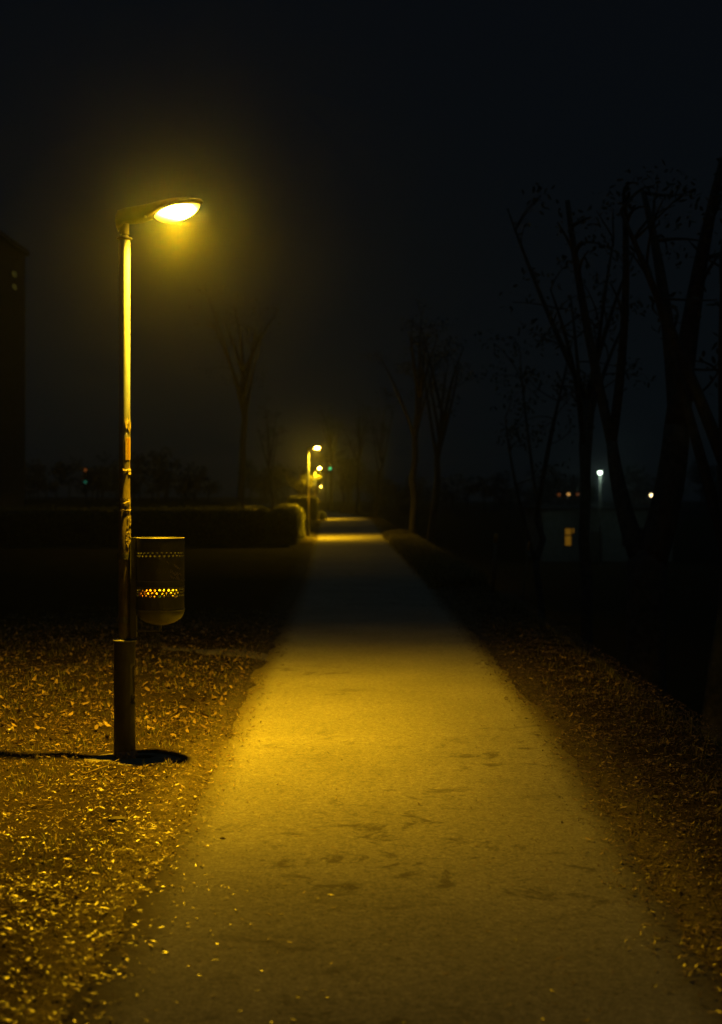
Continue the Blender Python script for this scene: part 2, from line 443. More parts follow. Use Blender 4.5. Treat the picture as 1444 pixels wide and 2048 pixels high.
# ---------------------------------------------------------------- street lamps
S = 1 / 300.0
def zy(y): return (1530 - y) * S
def lamp_light(parent, loc, power, color, radius=.05, profile=True):
    L = bpy.data.lights.new('lamp_light', 'POINT'); L.energy = power; L.color = color; L.shadow_soft_size = radius
    if profile:                                       # photometric profile of the luminaire: wide along the path, narrow across it
        L.use_nodes = True; nt = L.node_tree; em = nt.nodes['Emission']
        gm = nt.nodes.new('ShaderNodeNewGeometry'); sp = nt.nodes.new('ShaderNodeSeparateXYZ')
        nt.links.new(gm.outputs['Incoming'], sp.inputs[0])
        SG = 1.0
        ix = math_(nt, 'MULTIPLY', sp.outputs[0], SG); iy = math_(nt, 'MULTIPLY', sp.outputs[1], SG)
        az = math_(nt, 'MAXIMUM', math_(nt, 'ABSOLUTE', sp.outputs[2]), .03)
        gy = math_(nt, 'DIVIDE', iy, az)
        gx = math_(nt, 'DIVIDE', ix, math_(nt, 'SQRT', math_(nt, 'ADD', math_(nt, 'MULTIPLY', az, az), math_(nt, 'MULTIPLY', iy, iy))))
        t = math_(nt, 'DIVIDE', math_(nt, 'ADD', gy, 8), 16, True)
        fy = ramp(nt, t, [((v + 8) / 16, (w_, w_, w_)) for v, w_ in ((-8, .02), (-6, .05), (-4, .15), (-2.4, .24), (-1.6, .42), (-1.1, .64), (-.6, .87), (0, .82), (1.2, .74), (1.6, .45), (2.2, .12), (3, .02), (4, .006), (8, .004))])
        kx = math_(nt, 'SUBTRACT', -.32, math_(nt, 'MULTIPLY', math_(nt, 'GREATER_THAN', gx, 0.0), 2.5))
        g2 = math_(nt, 'MULTIPLY', gx, gx)
        fx = math_(nt, 'EXPONENT', math_(nt, 'SUBTRACT', math_(nt, 'MULTIPLY', kx, g2), math_(nt, 'MULTIPLY', .02, math_(nt, 'MULTIPLY', g2, g2))))
        up = math_(nt, 'ADD', .03, math_(nt, 'MULTIPLY', math_(nt, 'LESS_THAN', sp.outputs[2], 0.0), .97))
        st = math_(nt, 'MULTIPLY', up, math_(nt, 'MULTIPLY', math_(nt, 'ADD', fx, .004), math_(nt, 'MULTIPLY', fy, 2.0)))
        nt.links.new(st, em.inputs['Strength'])
    o = bpy.data.objects.new('lamp_light', L); col.objects.link(o); o.location = loc
    if parent: o.parent = parent
    return o
SODIUM = (1.0, .545, .006)
POWER = 1720

lamp = empty('street_lamp', (LAMPX, LAMPY, 0))
tag(lamp, 'nearest lit street lamp, grey pole with torn stickers and a bin strapped to it', 'street lamp', 'street lamps along the path')
LR = (249.5 - 249) * S
# footing pad
mb = MB()
def pad_r(r, a, z): return r * (1 + .07 * noise.noise((math.cos(a) * 2, math.sin(a) * 2, 3)))
mb.lathe([(.345, .0), (.335, .03), (.30, .042), (.2, .047), (.1, .05), (.001, .052)], 56, .03, 0, pad_r)
for i, v in enumerate(mb.v): mb.v[i] = (v[0], v[1] * .72, v[2])
mb.build('footing', M['concrete'], lamp, True)
# base sleeve with a recessed access opening
RS = 21.3 * S
def sleeve_r(r, a, z):
    if r < RS * .5: return r
    d = math.degrees((a + math.pi) % (2 * math.pi) - math.pi)
    t0, t1 = zy(1408), zy(1330)
    k = smooth(t0 - .004, t0 + .03, z) * (1 - smooth(t1 - .02, t1 + .004, z))
    inside = 1 - smooth(34, 38, abs(d + 8))
    dent = .0025 * noise.noise((math.cos(a) * 2, math.sin(a) * 2, z * 5))
    return r - .021 * k * inside + dent
zs = [.02 + i * (zy(1283) - .02) / 90 for i in range(91)]
mb = MB(); mb.lathe([(RS * (1.0 + .02 * math.exp(-z * 18)), z) for z in zs], 96, 0, 0, sleeve_r)
M['sleeve'] = paint('scuffed_sleeve_paint', (.02, .021, .018), (.045, .042, .032), .6, 8, 0, .35, .35)
sleeve = autosmooth(mb.build('sleeve', M['sleeve'], lamp))
mb = MB(); xr = 15.5 * S; zc = zy(1396)
mb.box(xr, xr + .020, -.012, .006, zc - .003, zc + .004); mb.box(xr + .014, xr + .018, -.009, .003, zc - .022, zc - .0035)
mb.tube([(xr + .004, -.003, zc + .003), (xr + .006, -.003, zc + .02), (xr + .003, -.003, zc + .028)], [.003, .003, .002], 6)
mb.build('latch', M['steel'], sleeve)
mb = MB()                                              # earth and rubble heaped against the foot
def heap(r, a, z):
    k = max(0, .5 + .9 * noise.noise((math.cos(a) * 3, math.sin(a) * 3, 8))) * max(0, math.cos(a + .7)) ** .5 if math.cos(a + .7) > 0 else 0
    if r < RS + .001: return r
    return RS + (r - RS) * k + .006 * noise.noise((math.cos(a) * 14, math.sin(a) * 14, z * 60)) * (k > 0) + .0006
mb.lathe([(RS + .030, .046), (RS + .026, .062), (RS + .018, .078), (RS + .010, .090), (RS + .0005, .098)], 80, 0, 0, heap)
mb.build('earth_heap', M['dirt'], lamp)
mb = MB(); z = zy(1283)
mb.lathe([(.001, z), (.0795, z), (.0808, z + .004), (.0795, z + .009), (.036, z + .011)], 48)
autosmooth(mb.build('cap_plate', M['steel'], lamp))
RL, RU, ZJ = .0392, .0372, zy(1022)
M['pole'] = None
def pole_mat():
    m, nt, bs = new_mat('pole_paint')
    v = mapping(nt, (1, 1, .45)); n = tex_noise(nt, 26, 7, .7, v); big = tex_noise(nt, 7, 4, .6, v)
    clean = ramp(nt, n, [(.3, (.075, .094, .27)), (.7, (.105, .13, .38))])
    grime = ramp(nt, n, [(.35, (.03, .024, .012)), (.6, (.09, .07, .03)), (.75, (.15, .12, .06))])
    sx = nt.nodes.new('ShaderNodeSeparateXYZ'); nt.links.new(nt.nodes.new('ShaderNodeTexCoord').outputs['Object'], sx.inputs[0])
    h = math_(nt, 'ADD', sx.outputs[2], math_(nt, 'MULTIPLY', math_(nt, 'SUBTRACT', big, .5), 1.0))
    k = ramp(nt, math_(nt, 'DIVIDE', h, 4.0), [(.47, (1, 1, 1)), (.62, (0, 0, 0))])  # hand-height dirt and old glue below ~2 m
    nt.links.new(mixc(nt, k, clean, grime), bs.inputs['Base Color'])
    bs.inputs['Roughness'].default_value = .5; bs.inputs['Specular IOR Level'].default_value = .35
    bump(nt, bs, n, .25, .004); return m
M['pole'] = pole_mat()
z0, z1 = zy(1279) , zy(483)
mb = MB()
prof = [(RL, z0), (RL, z0 + .3), (RL, ZJ - .3), (RL, ZJ - .004), (RL - .001, ZJ), (RU, ZJ + .003)] + [(RU, ZJ + .003 + (z1 - ZJ - .003) * i / 8) for i in range(1, 9)]
mb.lathe(prof, 40); autosmooth(mb.build('pole', M['pole'], lamp))
z = zy(483)
mb = MB(); mb.lathe([(RU, z), (.038, z + .006), (.050, z + .009), (.053, z + .015), (.050, z + .021), (.03, z + .023), (.026, z + .035)], 40)
autosmooth(mb.build('collar', M['steel'], lamp))
zn = zy(440)
mb = MB(); mb.lathe([(.026, z + .03), (.0262, zy(471)), (.032, zy(470)), (.032, zn)], 32); autosmooth(mb.build('neck', M['steel'], lamp))
# luminaire: loft of rounded sections from the tail over the neck to the upturned tip; nominal origin at pole axis
def px_(x): return (x - 249) * S
secs = [  # x, y_top, y_bottom, half width
    (232, 432, 452, .030), (236, 422, 464, .045), (250, 418, 449, .062), (268, 415, 448, .066), (285, 412, 446, .072),
    (303, 409, 438, .088), (320, 405, 430, .105), (350, 400, 422, .118), (378, 398, 416, .112), (394, 398, 412, .088), (403, 400, 409, .050), (406, 403, 406, .016)]
mb = MB(); NS = 20
for (x, yt, yb, hw) in secs:
    zc_, hh = (zy(yt) + zy(yb)) / 2, (zy(yt) - zy(yb)) / 2
    for k in range(NS):
        a = 2 * math.pi * k / NS; ca, sa = math.cos(a), math.sin(a)
        e = .55 if sa < 0 else .8
        mb.v.append((px_(x), hw * math.copysign(abs(ca) ** .7, ca), zc_ + hh * math.copysign(abs(sa) ** e, sa)))
for i in range(len(secs) - 1):
    for k in range(NS):
        k2 = (k + 1) % NS; mb.f.append((i * NS + k, i * NS + k2, (i + 1) * NS + k2, (i + 1) * NS + k))
mb.f.append(tuple(range(NS))); mb.f.append(tuple((len(secs) - 1) * NS + k for k in range(NS))[::-1])
housing = autosmooth(mb.build('housing', M['housing'], lamp), 50)
mb = MB()                                              # small screw clip on the arm
mb.box(px_(292), px_(296), -.076, -.070, zy(440), zy(436)); mb.build('clip', M['steel'], housing)
# bowl lens under the housing
mb = MB(); NL = 28; NR = 8
x0, x1 = px_(306), px_(402)
for j in range(NR + 1):
    ph_ = (math.pi / 2) * j / NR
    for k in range(NL):
        a = 2 * math.pi * k / NL
        u = math.cos(a) * math.cos(ph_); w = math.sin(a) * math.cos(ph_)
        xx = (x0 + x1) / 2 + u * (x1 - x0) / 2
        zr = zy(430) + (zy(406) - zy(430)) * (xx - x0) / (x1 - x0)
        mb.v.append((xx, w * .106, zr + .006 - .092 * math.sin(ph_)))
for j in range(NR):
    for k in range(NL):
        k2 = (k + 1) % NL; mb.f.append((j * NL + k, (j + 1) * NL + k, (j + 1) * NL + k2, j * NL + k2))
mb.build('lens', M['lens'], lamp, True)
lamp_light(lamp, (px_(356), -.04, zy(444) - .034), POWER, SODIUM, .032)

# further lamps of the row: the same thing without stickers and dirt
def pole_patch(name, m, r, a0, a1, z0, z1, jag=0, parent=lamp, na=18, nz=10, lift=.0012, crumple=0):
    mb = MB()
    for j in range(nz + 1):
        for i in range(na + 1):
            u, v = i / na, j / nz
            a = math.radians(a0 + (a1 - a0) * u); z = z0 + (z1 - z0) * v
            if jag:
                z += jag * noise.noise((u * 5, v * 2, z0 * 9)) * (1 if v in (0, 1) else .4)
                a += jag * 6 * noise.noise((v * 6, u, z0 * 7)) * (1 if u in (0, 1) else .3)
            rr = r + lift + crumple * (.5 + noise.noise((u * 9, v * 7, z0 * 3)))
            mb.v.append((rr * math.cos(a), rr * math.sin(a), z))
    for j in range(nz):
        for i in range(na):
            q = j * (na + 1) + i; mb.f.append((q, q + 1, q + na + 2, q + na + 1))
    o = mb.build(name, m, parent)
    md = o.modifiers.new('thickness', 'SOLIDIFY'); md.thickness = .0008; md.offset = 1
    return o
lamps = [lamp]
def far_lamp(D, x, label, D_light=None):
    c = copy_tree(lamp, None); c.location = (wx(x, D), D, 0)
    tag(c, label); lamps.append(c)
    for ch in c.children:
        if ch.type == 'LIGHT': ch.data = FAR_LIGHT
    return c
FAR_LIGHT = [ch for ch in lamp.children if ch.type == 'LIGHT'][0].data.copy(); FAR_LIGHT.energy = POWER * 1.4; _r = [n for n in FAR_LIGHT.node_tree.nodes if n.type == 'VALTORGB'][0].color_ramp.elements; _r[1].position = .0625; _r[1].color = (.13, .13, .13, 1); _r[2].color = (.24, .24, .24, 1)   # far lamps boosted and reshaped to brighten their pools and the verge
far_lamp(57.5, 616.5, 'second lit street lamp along the path, beside the hedge corner')
far_lamp(102.0, 629, 'third lit street lamp along the path, just right of and beyond the second')
far_lamp(334.0, 639, 'farthest street lamp, a tiny warm dot low beside the third lamp')

# stickers, tape and torn paper on the nearest pole
pole_patch('torn_sticker', M['paper'], RU, -80, -28, zy(850), zy(839), .045, crumple=.004, lift=.001)
pole_patch('torn_sticker', M['tape'], RU, -44, 30, zy(856), zy(843), .06, crumple=.004, lift=.002)
pole_patch('torn_sticker', M['paper'], RU, -60, 30, zy(859), zy(853), .03, crumple=.004, lift=.001)
st = pole_patch('sticker', M['sticker'], RU, -72, 10, zy(921), zy(876), .004)
mb = MB()                                              # column of small red lettering running up the sticker
zt = zy(884)
def ink(a0, a1, za, zb):
    a0, a1 = math.radians(a0), math.radians(a1); r = RU + .0030
    b = len(mb.v)
    for a, z in ((a0, za), (a1, za), (a1, zb), (a0, zb)): mb.v.append((r * math.cos(a), r * math.sin(a), z))
    mb.f.append((b, b + 1, b + 2, b + 3))
random.seed(3)
for i in range(12):
    za = zy(917) + i * .0102
    ink(-46, -26, za, za + .0022)
    ink(-46 if i % 3 else -52, -43, za + .0026, za + .0062); ink(-29, -26, za + .0026, za + .0062 if i % 2 else za + .004)
for i in range(5): ink(-62 + i * 9, -57 + i * 9, zy(881), zy(878.5))
mb.build('lettering', M['ink'], st)
random.seed(11)
pole_patch('torn_sticker', M['paper'], RU, -95, 25, zy(943), zy(939), .012, crumple=.0035)
pole_patch('torn_sticker', M['paper'], RU, -40, 5, zy(951), zy(945), .015, crumple=.004)
tp = pole_patch('tape', M['tape'], RU, -128, 60, zy(1021), zy(997), .006, crumple=.002, lift=.002, na=26)
pole_patch('tape_edge', M['paper'], RU, -122, 55, zy(1023), zy(1020.5), .008, crumple=.002, lift=.004, parent=tp)
mb = MB()
mb.tube([((RU + .009) * math.cos(math.radians(a)), (RU + .009) * math.sin(math.radians(a)), zy(y)) for a, y in ((-88, 1008.5), (-70, 1006), (-50, 1004.5), (-25, 1003))], [.0015, .003, .0025, .001], 5)
mb.build('tape_fold', M['paper'], tp)
pole_patch('torn_sticker', M['tape'], RL, -70, 20, zy(1092), zy(1062), .03, crumple=.003)
pole_patch('torn_sticker', M['tape'], RL, -52, 15, zy(1052), zy(1032), .04, crumple=.003)

# ---------------------------------------------------------------- waste bin strapped to the pole
BX = LAMPX + (321 - 249) * S; BY = LAMPY
bin_ = empty('waste_bin', (BX, BY, 0)); tag(bin_, 'dark round metal waste bin with diamond holes strapped to the nearest lamp pole', 'waste bin')
RB = .158; NC = 32
def bin_wall():
    mb = MB(); H = 2 * NC
    idx = {}
    def vt(i, z):
        i %= H; key = (i, round(z, 5))
        if key not in idx:
            a = 2 * math.pi * i / H; idx[key] = mb.vert((RB * math.cos(a), RB * math.sin(a), z))
        return idx[key]
    def free(t, z):
        a = 2 * math.pi * t / H; return mb.vert((RB * math.cos(a), RB * math.sin(a), z))
    def solid(za, zb, n=1):
        for j in range(n):
            p0, p1 = za + (zb - za) * j / n, za + (zb - za) * (j + 1) / n
            for i in range(H): mb.f.append((vt(i, p0), vt(i + 1, p0), vt(i + 1, p1), vt(i, p1)))
    def holes(za, zb, off):
        zc_ = (za + zb) / 2; hh = (zb - za) * .46; hw = .66
        for c in range(NC):
            i = 2 * c + off
            A, Mb_, B = vt(i, za), vt(i + 1, za), vt(i + 2, za); D_, Mt, C_ = vt(i, zb), vt(i + 1, zb), vt(i + 2, zb)
            bo, to, le, ri = free(i + 1, zc_ - hh), free(i + 1, zc_ + hh), free(i + 1 - hw, zc_), free(i + 1 + hw, zc_)
            mb.f.extend([(A, Mb_, bo), (Mb_, B, bo), (A, bo, le), (B, ri, bo), (A, le, D_), (B, C_, ri), (D_, le, to), (C_, to, ri), (D_, to, Mt), (Mt, to, C_)])
    zb0, zt0 = zy(1222), zy(1077)
    l0, l1 = zy(1193.5), zy(1176); u0, u1 = zy(1114.5), zy(1103.5)
    solid(zb0, l0, 3)
    h = (l1 - l0) / 3
    for j in range(3): holes(l0 + j * h, l0 + (j + 1) * h, j % 2)
    solid(l1, u0, 6)
    h = (u1 - u0) / 2
    for j in range(2): holes(u0 + j * h, u0 + (j + 1) * h, j % 2)
    solid(u1, zt0, 3)
    o = mb.build('body', M['binpaint'], bin_)
    autosmooth(o, 30)
    md = o.modifiers.new('thickness', 'SOLIDIFY'); md.thickness = .0025; md.offset = -1
    return o
body = bin_wall()
def ring(name, zc_, r, t, h, parent=body, m='binpaint'):
    mb = MB(); mb.lathe([(r, zc_ - h), (r + t, zc_ - h * .6), (r + t, zc_ + h * .6), (r, zc_ + h), (r - .003, zc_ + h), (r - .003, zc_ - h), (r, zc_ - h)], 64)
    return autosmooth(mb.build(name, M[m], parent), 50)
ring('rim', zy(1077), RB + .0005, .004, .004, m='steel')
ring('band', zy(1161.5), RB + .0005, .004, .003, m='steel'); ring('band', zy(1173.5), RB + .0005, .004, .003, m='steel')
ring('lower_rim', zy(1219), RB + .0005, .0055, .004, m='steel')  # paler steel on bands and lower rim imitates highlights along their lips
mb = MB(); zt0, zb0 = zy(1222), zy(1251)
mb.lathe([(.001, zb0)] + [(RB * 1.004 * math.sin(t * math.pi / 2 / 14), zt0 - (zt0 - zb0) * math.cos(t * math.pi / 2 / 14) ** 1.0) for t in range(1, 15)], 64)
mb.build('base_bowl', M['binpaint'], bin_, True)
# back channel, brackets, straps round the pole
dx = LAMPX - BX
mb = MB(); xa, xb = (263 - 321) * S, (273.6 - 321) * S
mb.box(xa, xb, -.030, .030, zy(1275), zy(1076)); mb.box(xa - .004, xa - .0005, -.042, .042, zy(1262), zy(1090))
mb.build('back_channel', M['binpaint'], bin_)
mb = MB(); mb.box(xb + .0005, (275.5 - 321) * S, -.012, -.004, zy(1104), zy(1090)); mb.build('lock', M['steel'], bin_)
mb = MB(); mb.box(xb + .001, (324 - 321) * S, -.016, .016, zy(1264), zy(1261)); mb.box((319 - 321) * S, (323 - 321) * S, -.014, .014, zy(1260.8), zy(1247)); mb.build('bracket', M['binpaint'], bin_)
for y0_, y1_ in ((1109, 1119), (1235, 1245)):
    mb = MB(); za, zb = zy(y1_), zy(y0_)
    mb.lathe([(RL + .001, za), (RL + .0045, za), (RL + .0045, zb), (RL + .001, zb), (RL + .001, za)], 40, dx, 0)
    mb.box(dx - RL - .016, dx - RL - .003, -.004, .004, za + .001, zb - .001); mb.box(dx + RL + .002, xa - .005, -.03, .03, za + .001, zb - .001)
    autosmooth(mb.build('strap', M['binpaint'], bin_))
# scratched scrawls on the side
def scrawl(pts, w, m):
    mb = MB()
    P = []
    for (x, y) in pts:
        u = max(-.985, min(.985, (x - 321) * S / RB)); a = math.acos(u); P.append((RB * math.cos(-a), RB * math.sin(-a), zy(y)))
    Q = []
    for q in P: k = 1 + .0016 / RB; Q.append((q[0] * k, q[1] * k, q[2]))
    mb.tube(Q, [w] * len(Q), 4)
    return mb
def zig(x0, y0, x1, y1, n, h, seed):
    random.seed(seed); pts = []
    for i in range(n + 1):
        t = i / n; pts.append((x0 + (x1 - x0) * t + R(-1, 1), y0 + (y1 - y0) * t + (h if i % 2 else -h) * R(.5, 1)))
    return pts
for args in ((354, 1131, 363, 1137, 6, 3.5, 1), (346, 1141, 361, 1155, 10, 4, 2), (347, 1152, 366, 1161, 11, 3, 3), (340, 1122, 343, 1126, 3, 2, 4), (355, 1145, 365, 1150, 6, 3, 5)):
    scrawl(zig(*args), .0007, None).build('graffiti', M['scratch'], body)
M['faint'] = paint('faint_scratch', (.14, .13, .09), (.2, .18, .12), .7, 50, 0, 0)
for pts in ([(320, 1142), (322, 1136), (327, 1137), (330, 1143), (334, 1133), (333, 1146), (328, 1141), (323, 1145)], [(336, 1145), (341, 1136)], [(323, 1089), (325, 1085), (341, 1084), (338, 1090), (322, 1092)]):
    scrawl(pts, .0005, None).build('scratch', M['faint'], body)
random.seed(21)
# rubbish showing through the lower holes
def litmat(n, a, b): return paint(n, a, b, .6, 45, 0, .3, .4)
scraps = [
    (-.098, -.085, 1.13, .030, litmat('rust_card', (.3, .1, .02), (.5, .2, .05)), 'rust-coloured card scrap, leftmost of the rubbish seen through the bin holes', 'cardboard_scrap'),
    (-.062, -.108, 1.14, .032, litmat('red_white_wrap', (.6, .12, .03), (.8, .7, .5)), 'red and white crumpled wrapper next to the rust card inside the bin', 'wrapper'),
    (-.022, -.118, 1.135, .032, litmat('orange_wrap', (.75, .35, .05), (.85, .7, .45)), 'orange crumpled wrapper left of the middle inside the bin', 'wrapper'),
    (.010, -.112, 1.165, .026, litmat('white_tissue', (.7, .66, .55), (.85, .82, .75)), 'white crumpled tissue near the middle inside the bin', 'tissue'),
    (.022, -.118, 1.12, .026, litmat('teal_wrap', (.05, .22, .2), (.2, .45, .4)), 'teal wrapper below the white tissue inside the bin', 'wrapper'),
    (.060, -.110, 1.145, .034, litmat('yellow_bag', (.75, .6, .15), (.85, .75, .4)), 'yellow crumpled paper bag right of the middle inside the bin', 'paper_bag'),
    (.100, -.085, 1.14, .030, litmat('cream_paper', (.5, .42, .2), (.75, .68, .4)), 'cream paper scrap, rightmost of the rubbish inside the bin', 'paper_scrap')]
for i, (x, y, z, r, m, lab, nm) in enumerate(scraps):
    lump(nm, (BX + x, BY + y, z), (r, r * .9, r * 1.05), m, lab, 'litter', i * 3.7, .5, 3, 'rubbish in the bin')
lump('refuse_bag', (BX + .005, BY + .03, 1.09), (.125, .09, .07), M['binpaint'], 'dark refuse bag filling the bin behind the coloured scraps', 'litter', 55, .15, 3, 'rubbish in the bin')

# ---------------------------------------------------------------- trees, hedges
def bez(p, q, bend, n=8):
    p, q = Vector(p), Vector(q); m = (p + q) / 2 + Vector(bend)
    return [(1 - t) ** 2 * p + 2 * t * (1 - t) * m + t * t * q for t in (i / n for i in range(n + 1))]
def crown_leaves(mb, c, rad, n, size):
    for _ in range(n):
        d = Vector((random.gauss(0, 1), random.gauss(0, 1), random.gauss(0, 1))).normalized() * rad * random.random() ** .45
        q = Vector(c) + Vector((d.x, d.y, d.z * .75))
        leaf(mb, q.x, q.y, q.z, size * R(.7, 1.4), size * R(.3, .5), R(0, 6.28), R(-1.2, 1.2), R(-1.2, 1.2), R(-.2, .2))
def make_tree(name, limbs, trunk_pts, trunk_r, nleaf, lsize, crad, twigs=5):
    """limbs: list of (start point, end point, r0, r1); crown clumps sit round the limb ends"""
    root = empty(name)
    mb = MB(); mb.tube(trunk_pts, trunk_r, 14)
    lm = MB(); cr = MB()
    for (a, b, r0, r1, *opt) in limbs:
        pts = bez(a, b, opt[0] if opt else (R(-.2, .2), R(-.3, .3), R(0, .4)))
        lm.tube(pts, [r0 + (r1 - r0) * i / 8 for i in range(9)], 9)
        for _ in range(0 if opt else twigs):
            t = random.randint(3, 8); s = pts[t]; d = Vector((R(-1, 1), R(-1, 1), R(-.2, 1))).normalized() * crad * R(.7, 1.5)
            q = bez(s, s + d, (R(-.2, .2), R(-.2, .2), R(-.1, .3)), 5)
            lm.tube(q, [r1 * .8 * (1 - .8 * i / 5) + .004 for i in range(6)], 5)
            crown_leaves(cr, q[-1], crad * R(.35, .8), nleaf // (len(limbs) * twigs), lsize)
    mb.build('trunk', M['bark'], root, True); lm.build('branches', M['bark'], root, True); cr.build('crown', M['foliage'], root)
    return root
def simple_tree(name, H, r, fork, spread, nleaf=2200, lsize=.16, lean=(0, 0), nl=6, wig=.15):
    tp = [(0, 0, -.35)]; n = 7
    for i in range(1, n + 1):
        t = i / n; tp.append((lean[0] * t + R(-wig, wig) * t, lean[1] * t + R(-wig, wig) * t, fork * t))
    tr = [r * 1.45] + [r * (1 - .35 * i / n) for i in range(1, n + 1)]
    top = Vector(tp[-1]); lb = []
    for i in range(nl):
        a = 2 * math.pi * i / nl + R(-.4, .4); s = spread * R(.4, 1)
        st_ = Vector(tp[-1 - (i % 3)])
        lb.append((st_, st_ + Vector((math.cos(a) * s, math.sin(a) * s, (H - st_.z) * R(.5, 1))), r * .5, r * .12))
    return make_tree(name, lb, tp, tr, nleaf, lsize, spread * .45)
# the big forked tree on the low ground to the right
D = 22.0; bx, bz = wx(1292, D), LOW
def q(x, y, dy=0): return Vector((wx(x, D) - bx, dy, wz(y, D) - bz))
fork = q(1293, 1112)
big = make_tree('forked_tree',
    [(fork + Vector((-.08, 0, -.1)), q(1228, 880, .2), .17, .085, q(1238, 990) - (q(1285, 1112) + q(1228, 880)) / 2), (fork + Vector((.06, 0, -.1)), q(1352, 850, -.1), .26, .2, (.14, 0, 0)),
     (q(1228, 885, .2), q(1150, 380, .8), .085, .04), (q(1352, 855, -.1), q(1430, 330, -.5), .2, .05), (q(1352, 855, -.1), q(1310, 360, .9), .14, .04), (q(1228, 885, .2), q(1240, 420, -.4), .08, .04)],
    [(0, 0, -.3), (0, 0, .2), q(1290, 1350), q(1292, 1220), fork - Vector((0, 0, .12)), fork + Vector((0, 0, .1))], [.5, .4, .31, .3, .31, .2], 420, .10, .7)
big.location = (bx, D, bz); tag(big, 'big dark tree with a V-shaped fork in front of the pale building', 'tree')
tr = simple_tree('tree', 10, .13, 6.2, 1.6, 420, .12, (0, .2), 6, .06); tr.location = (wx(1173, 27), 27, LOW)
tag(tr, 'dark straight tree just left of the forked tree on the low ground', 'tree')
tr2 = simple_tree('tree', 9, .2, 4.8, 2.0, 420, .12, (.4, .3)); tr2.location = (wx(1420, 19), 19, LOW)
tag(tr2, 'dark thick tree at the right edge of the picture', 'tree')
kinds = [simple_tree('slim_tree', 9, .14, 5.2, 1.7, 700, .12, (.5, 0), 6, .12), simple_tree('slim_tree', 10.5, .16, 6.4, 1.5, 700, .12, (-.3, .2), 7, .2),
         simple_tree('slim_tree', 8, .11, 3.6, 1.9, 700, .12, (.1, .3), 4, .25), simple_tree('slim_tree', 11, .19, 7.2, 2.2, 800, .12, (-.1, -.2), 8, .1), simple_tree('slim_tree', 9.5, .13, 4.5, 1.2, 600, .12, (.35, .1), 5, .3)]
rowspec = [(858, 52, 0, 'slim pale-barked tree with a curved trunk on the bank right of the path'), (826, 60, 1, 'slim tree just left of the curved one on the bank'),
           (1078, 34, 2, 'slim tree behind the two orange-tipped posts'), (684, 150, 2, 'tree trunk standing far along the path past the third lamp'), (662, 165, 3, 'trunk between the third lamp and the far tree beyond it'), (752, 110, 4, 'slim tree on the right of the path opposite the third lamp'), (716, 135, 1, 'slim tree far off just right of the far lit patch of path')]
used = {}
for (x, D_, k, lab) in rowspec:
    pr = kinds[k]
    o = pr if k not in used else copy_tree(pr); used[k] = 1
    X = wx(x, D_); o.location = (X, D_, gh(X, D_)); o.rotation_euler = (0, 0, 0 if x == 858 else R(0, 6.28)); o.scale = (1, 1, R(.9, 1.12))
    tag(o, lab, 'tree', 'slim trees along the path')
leftspec = [(480, 70, 3, 'tree with a faintly lit trunk standing behind the long hedge'), (545, 118, 4, 'dark tree beyond the hedge corner')]
for (x, D_, k, lab) in leftspec:
    o = copy_tree(kinds[k]); X = wx(x, D_); o.location = (X, D_, gh(X, D_)); o.rotation_euler = (0, 0, R(0, 6.28))
    tag(o, lab, 'tree', 'trees behind the hedge')
sm = simple_tree('small_tree', 3.2, .07, 1.5, .9, 2200, .13, (.1, 0), 7, .06); X = wx(600, 102.4); sm.location = (X, 102.4, gh(X, 102.4))
tag(sm, 'small leafy tree glowing orange under the third lamp', 'tree')

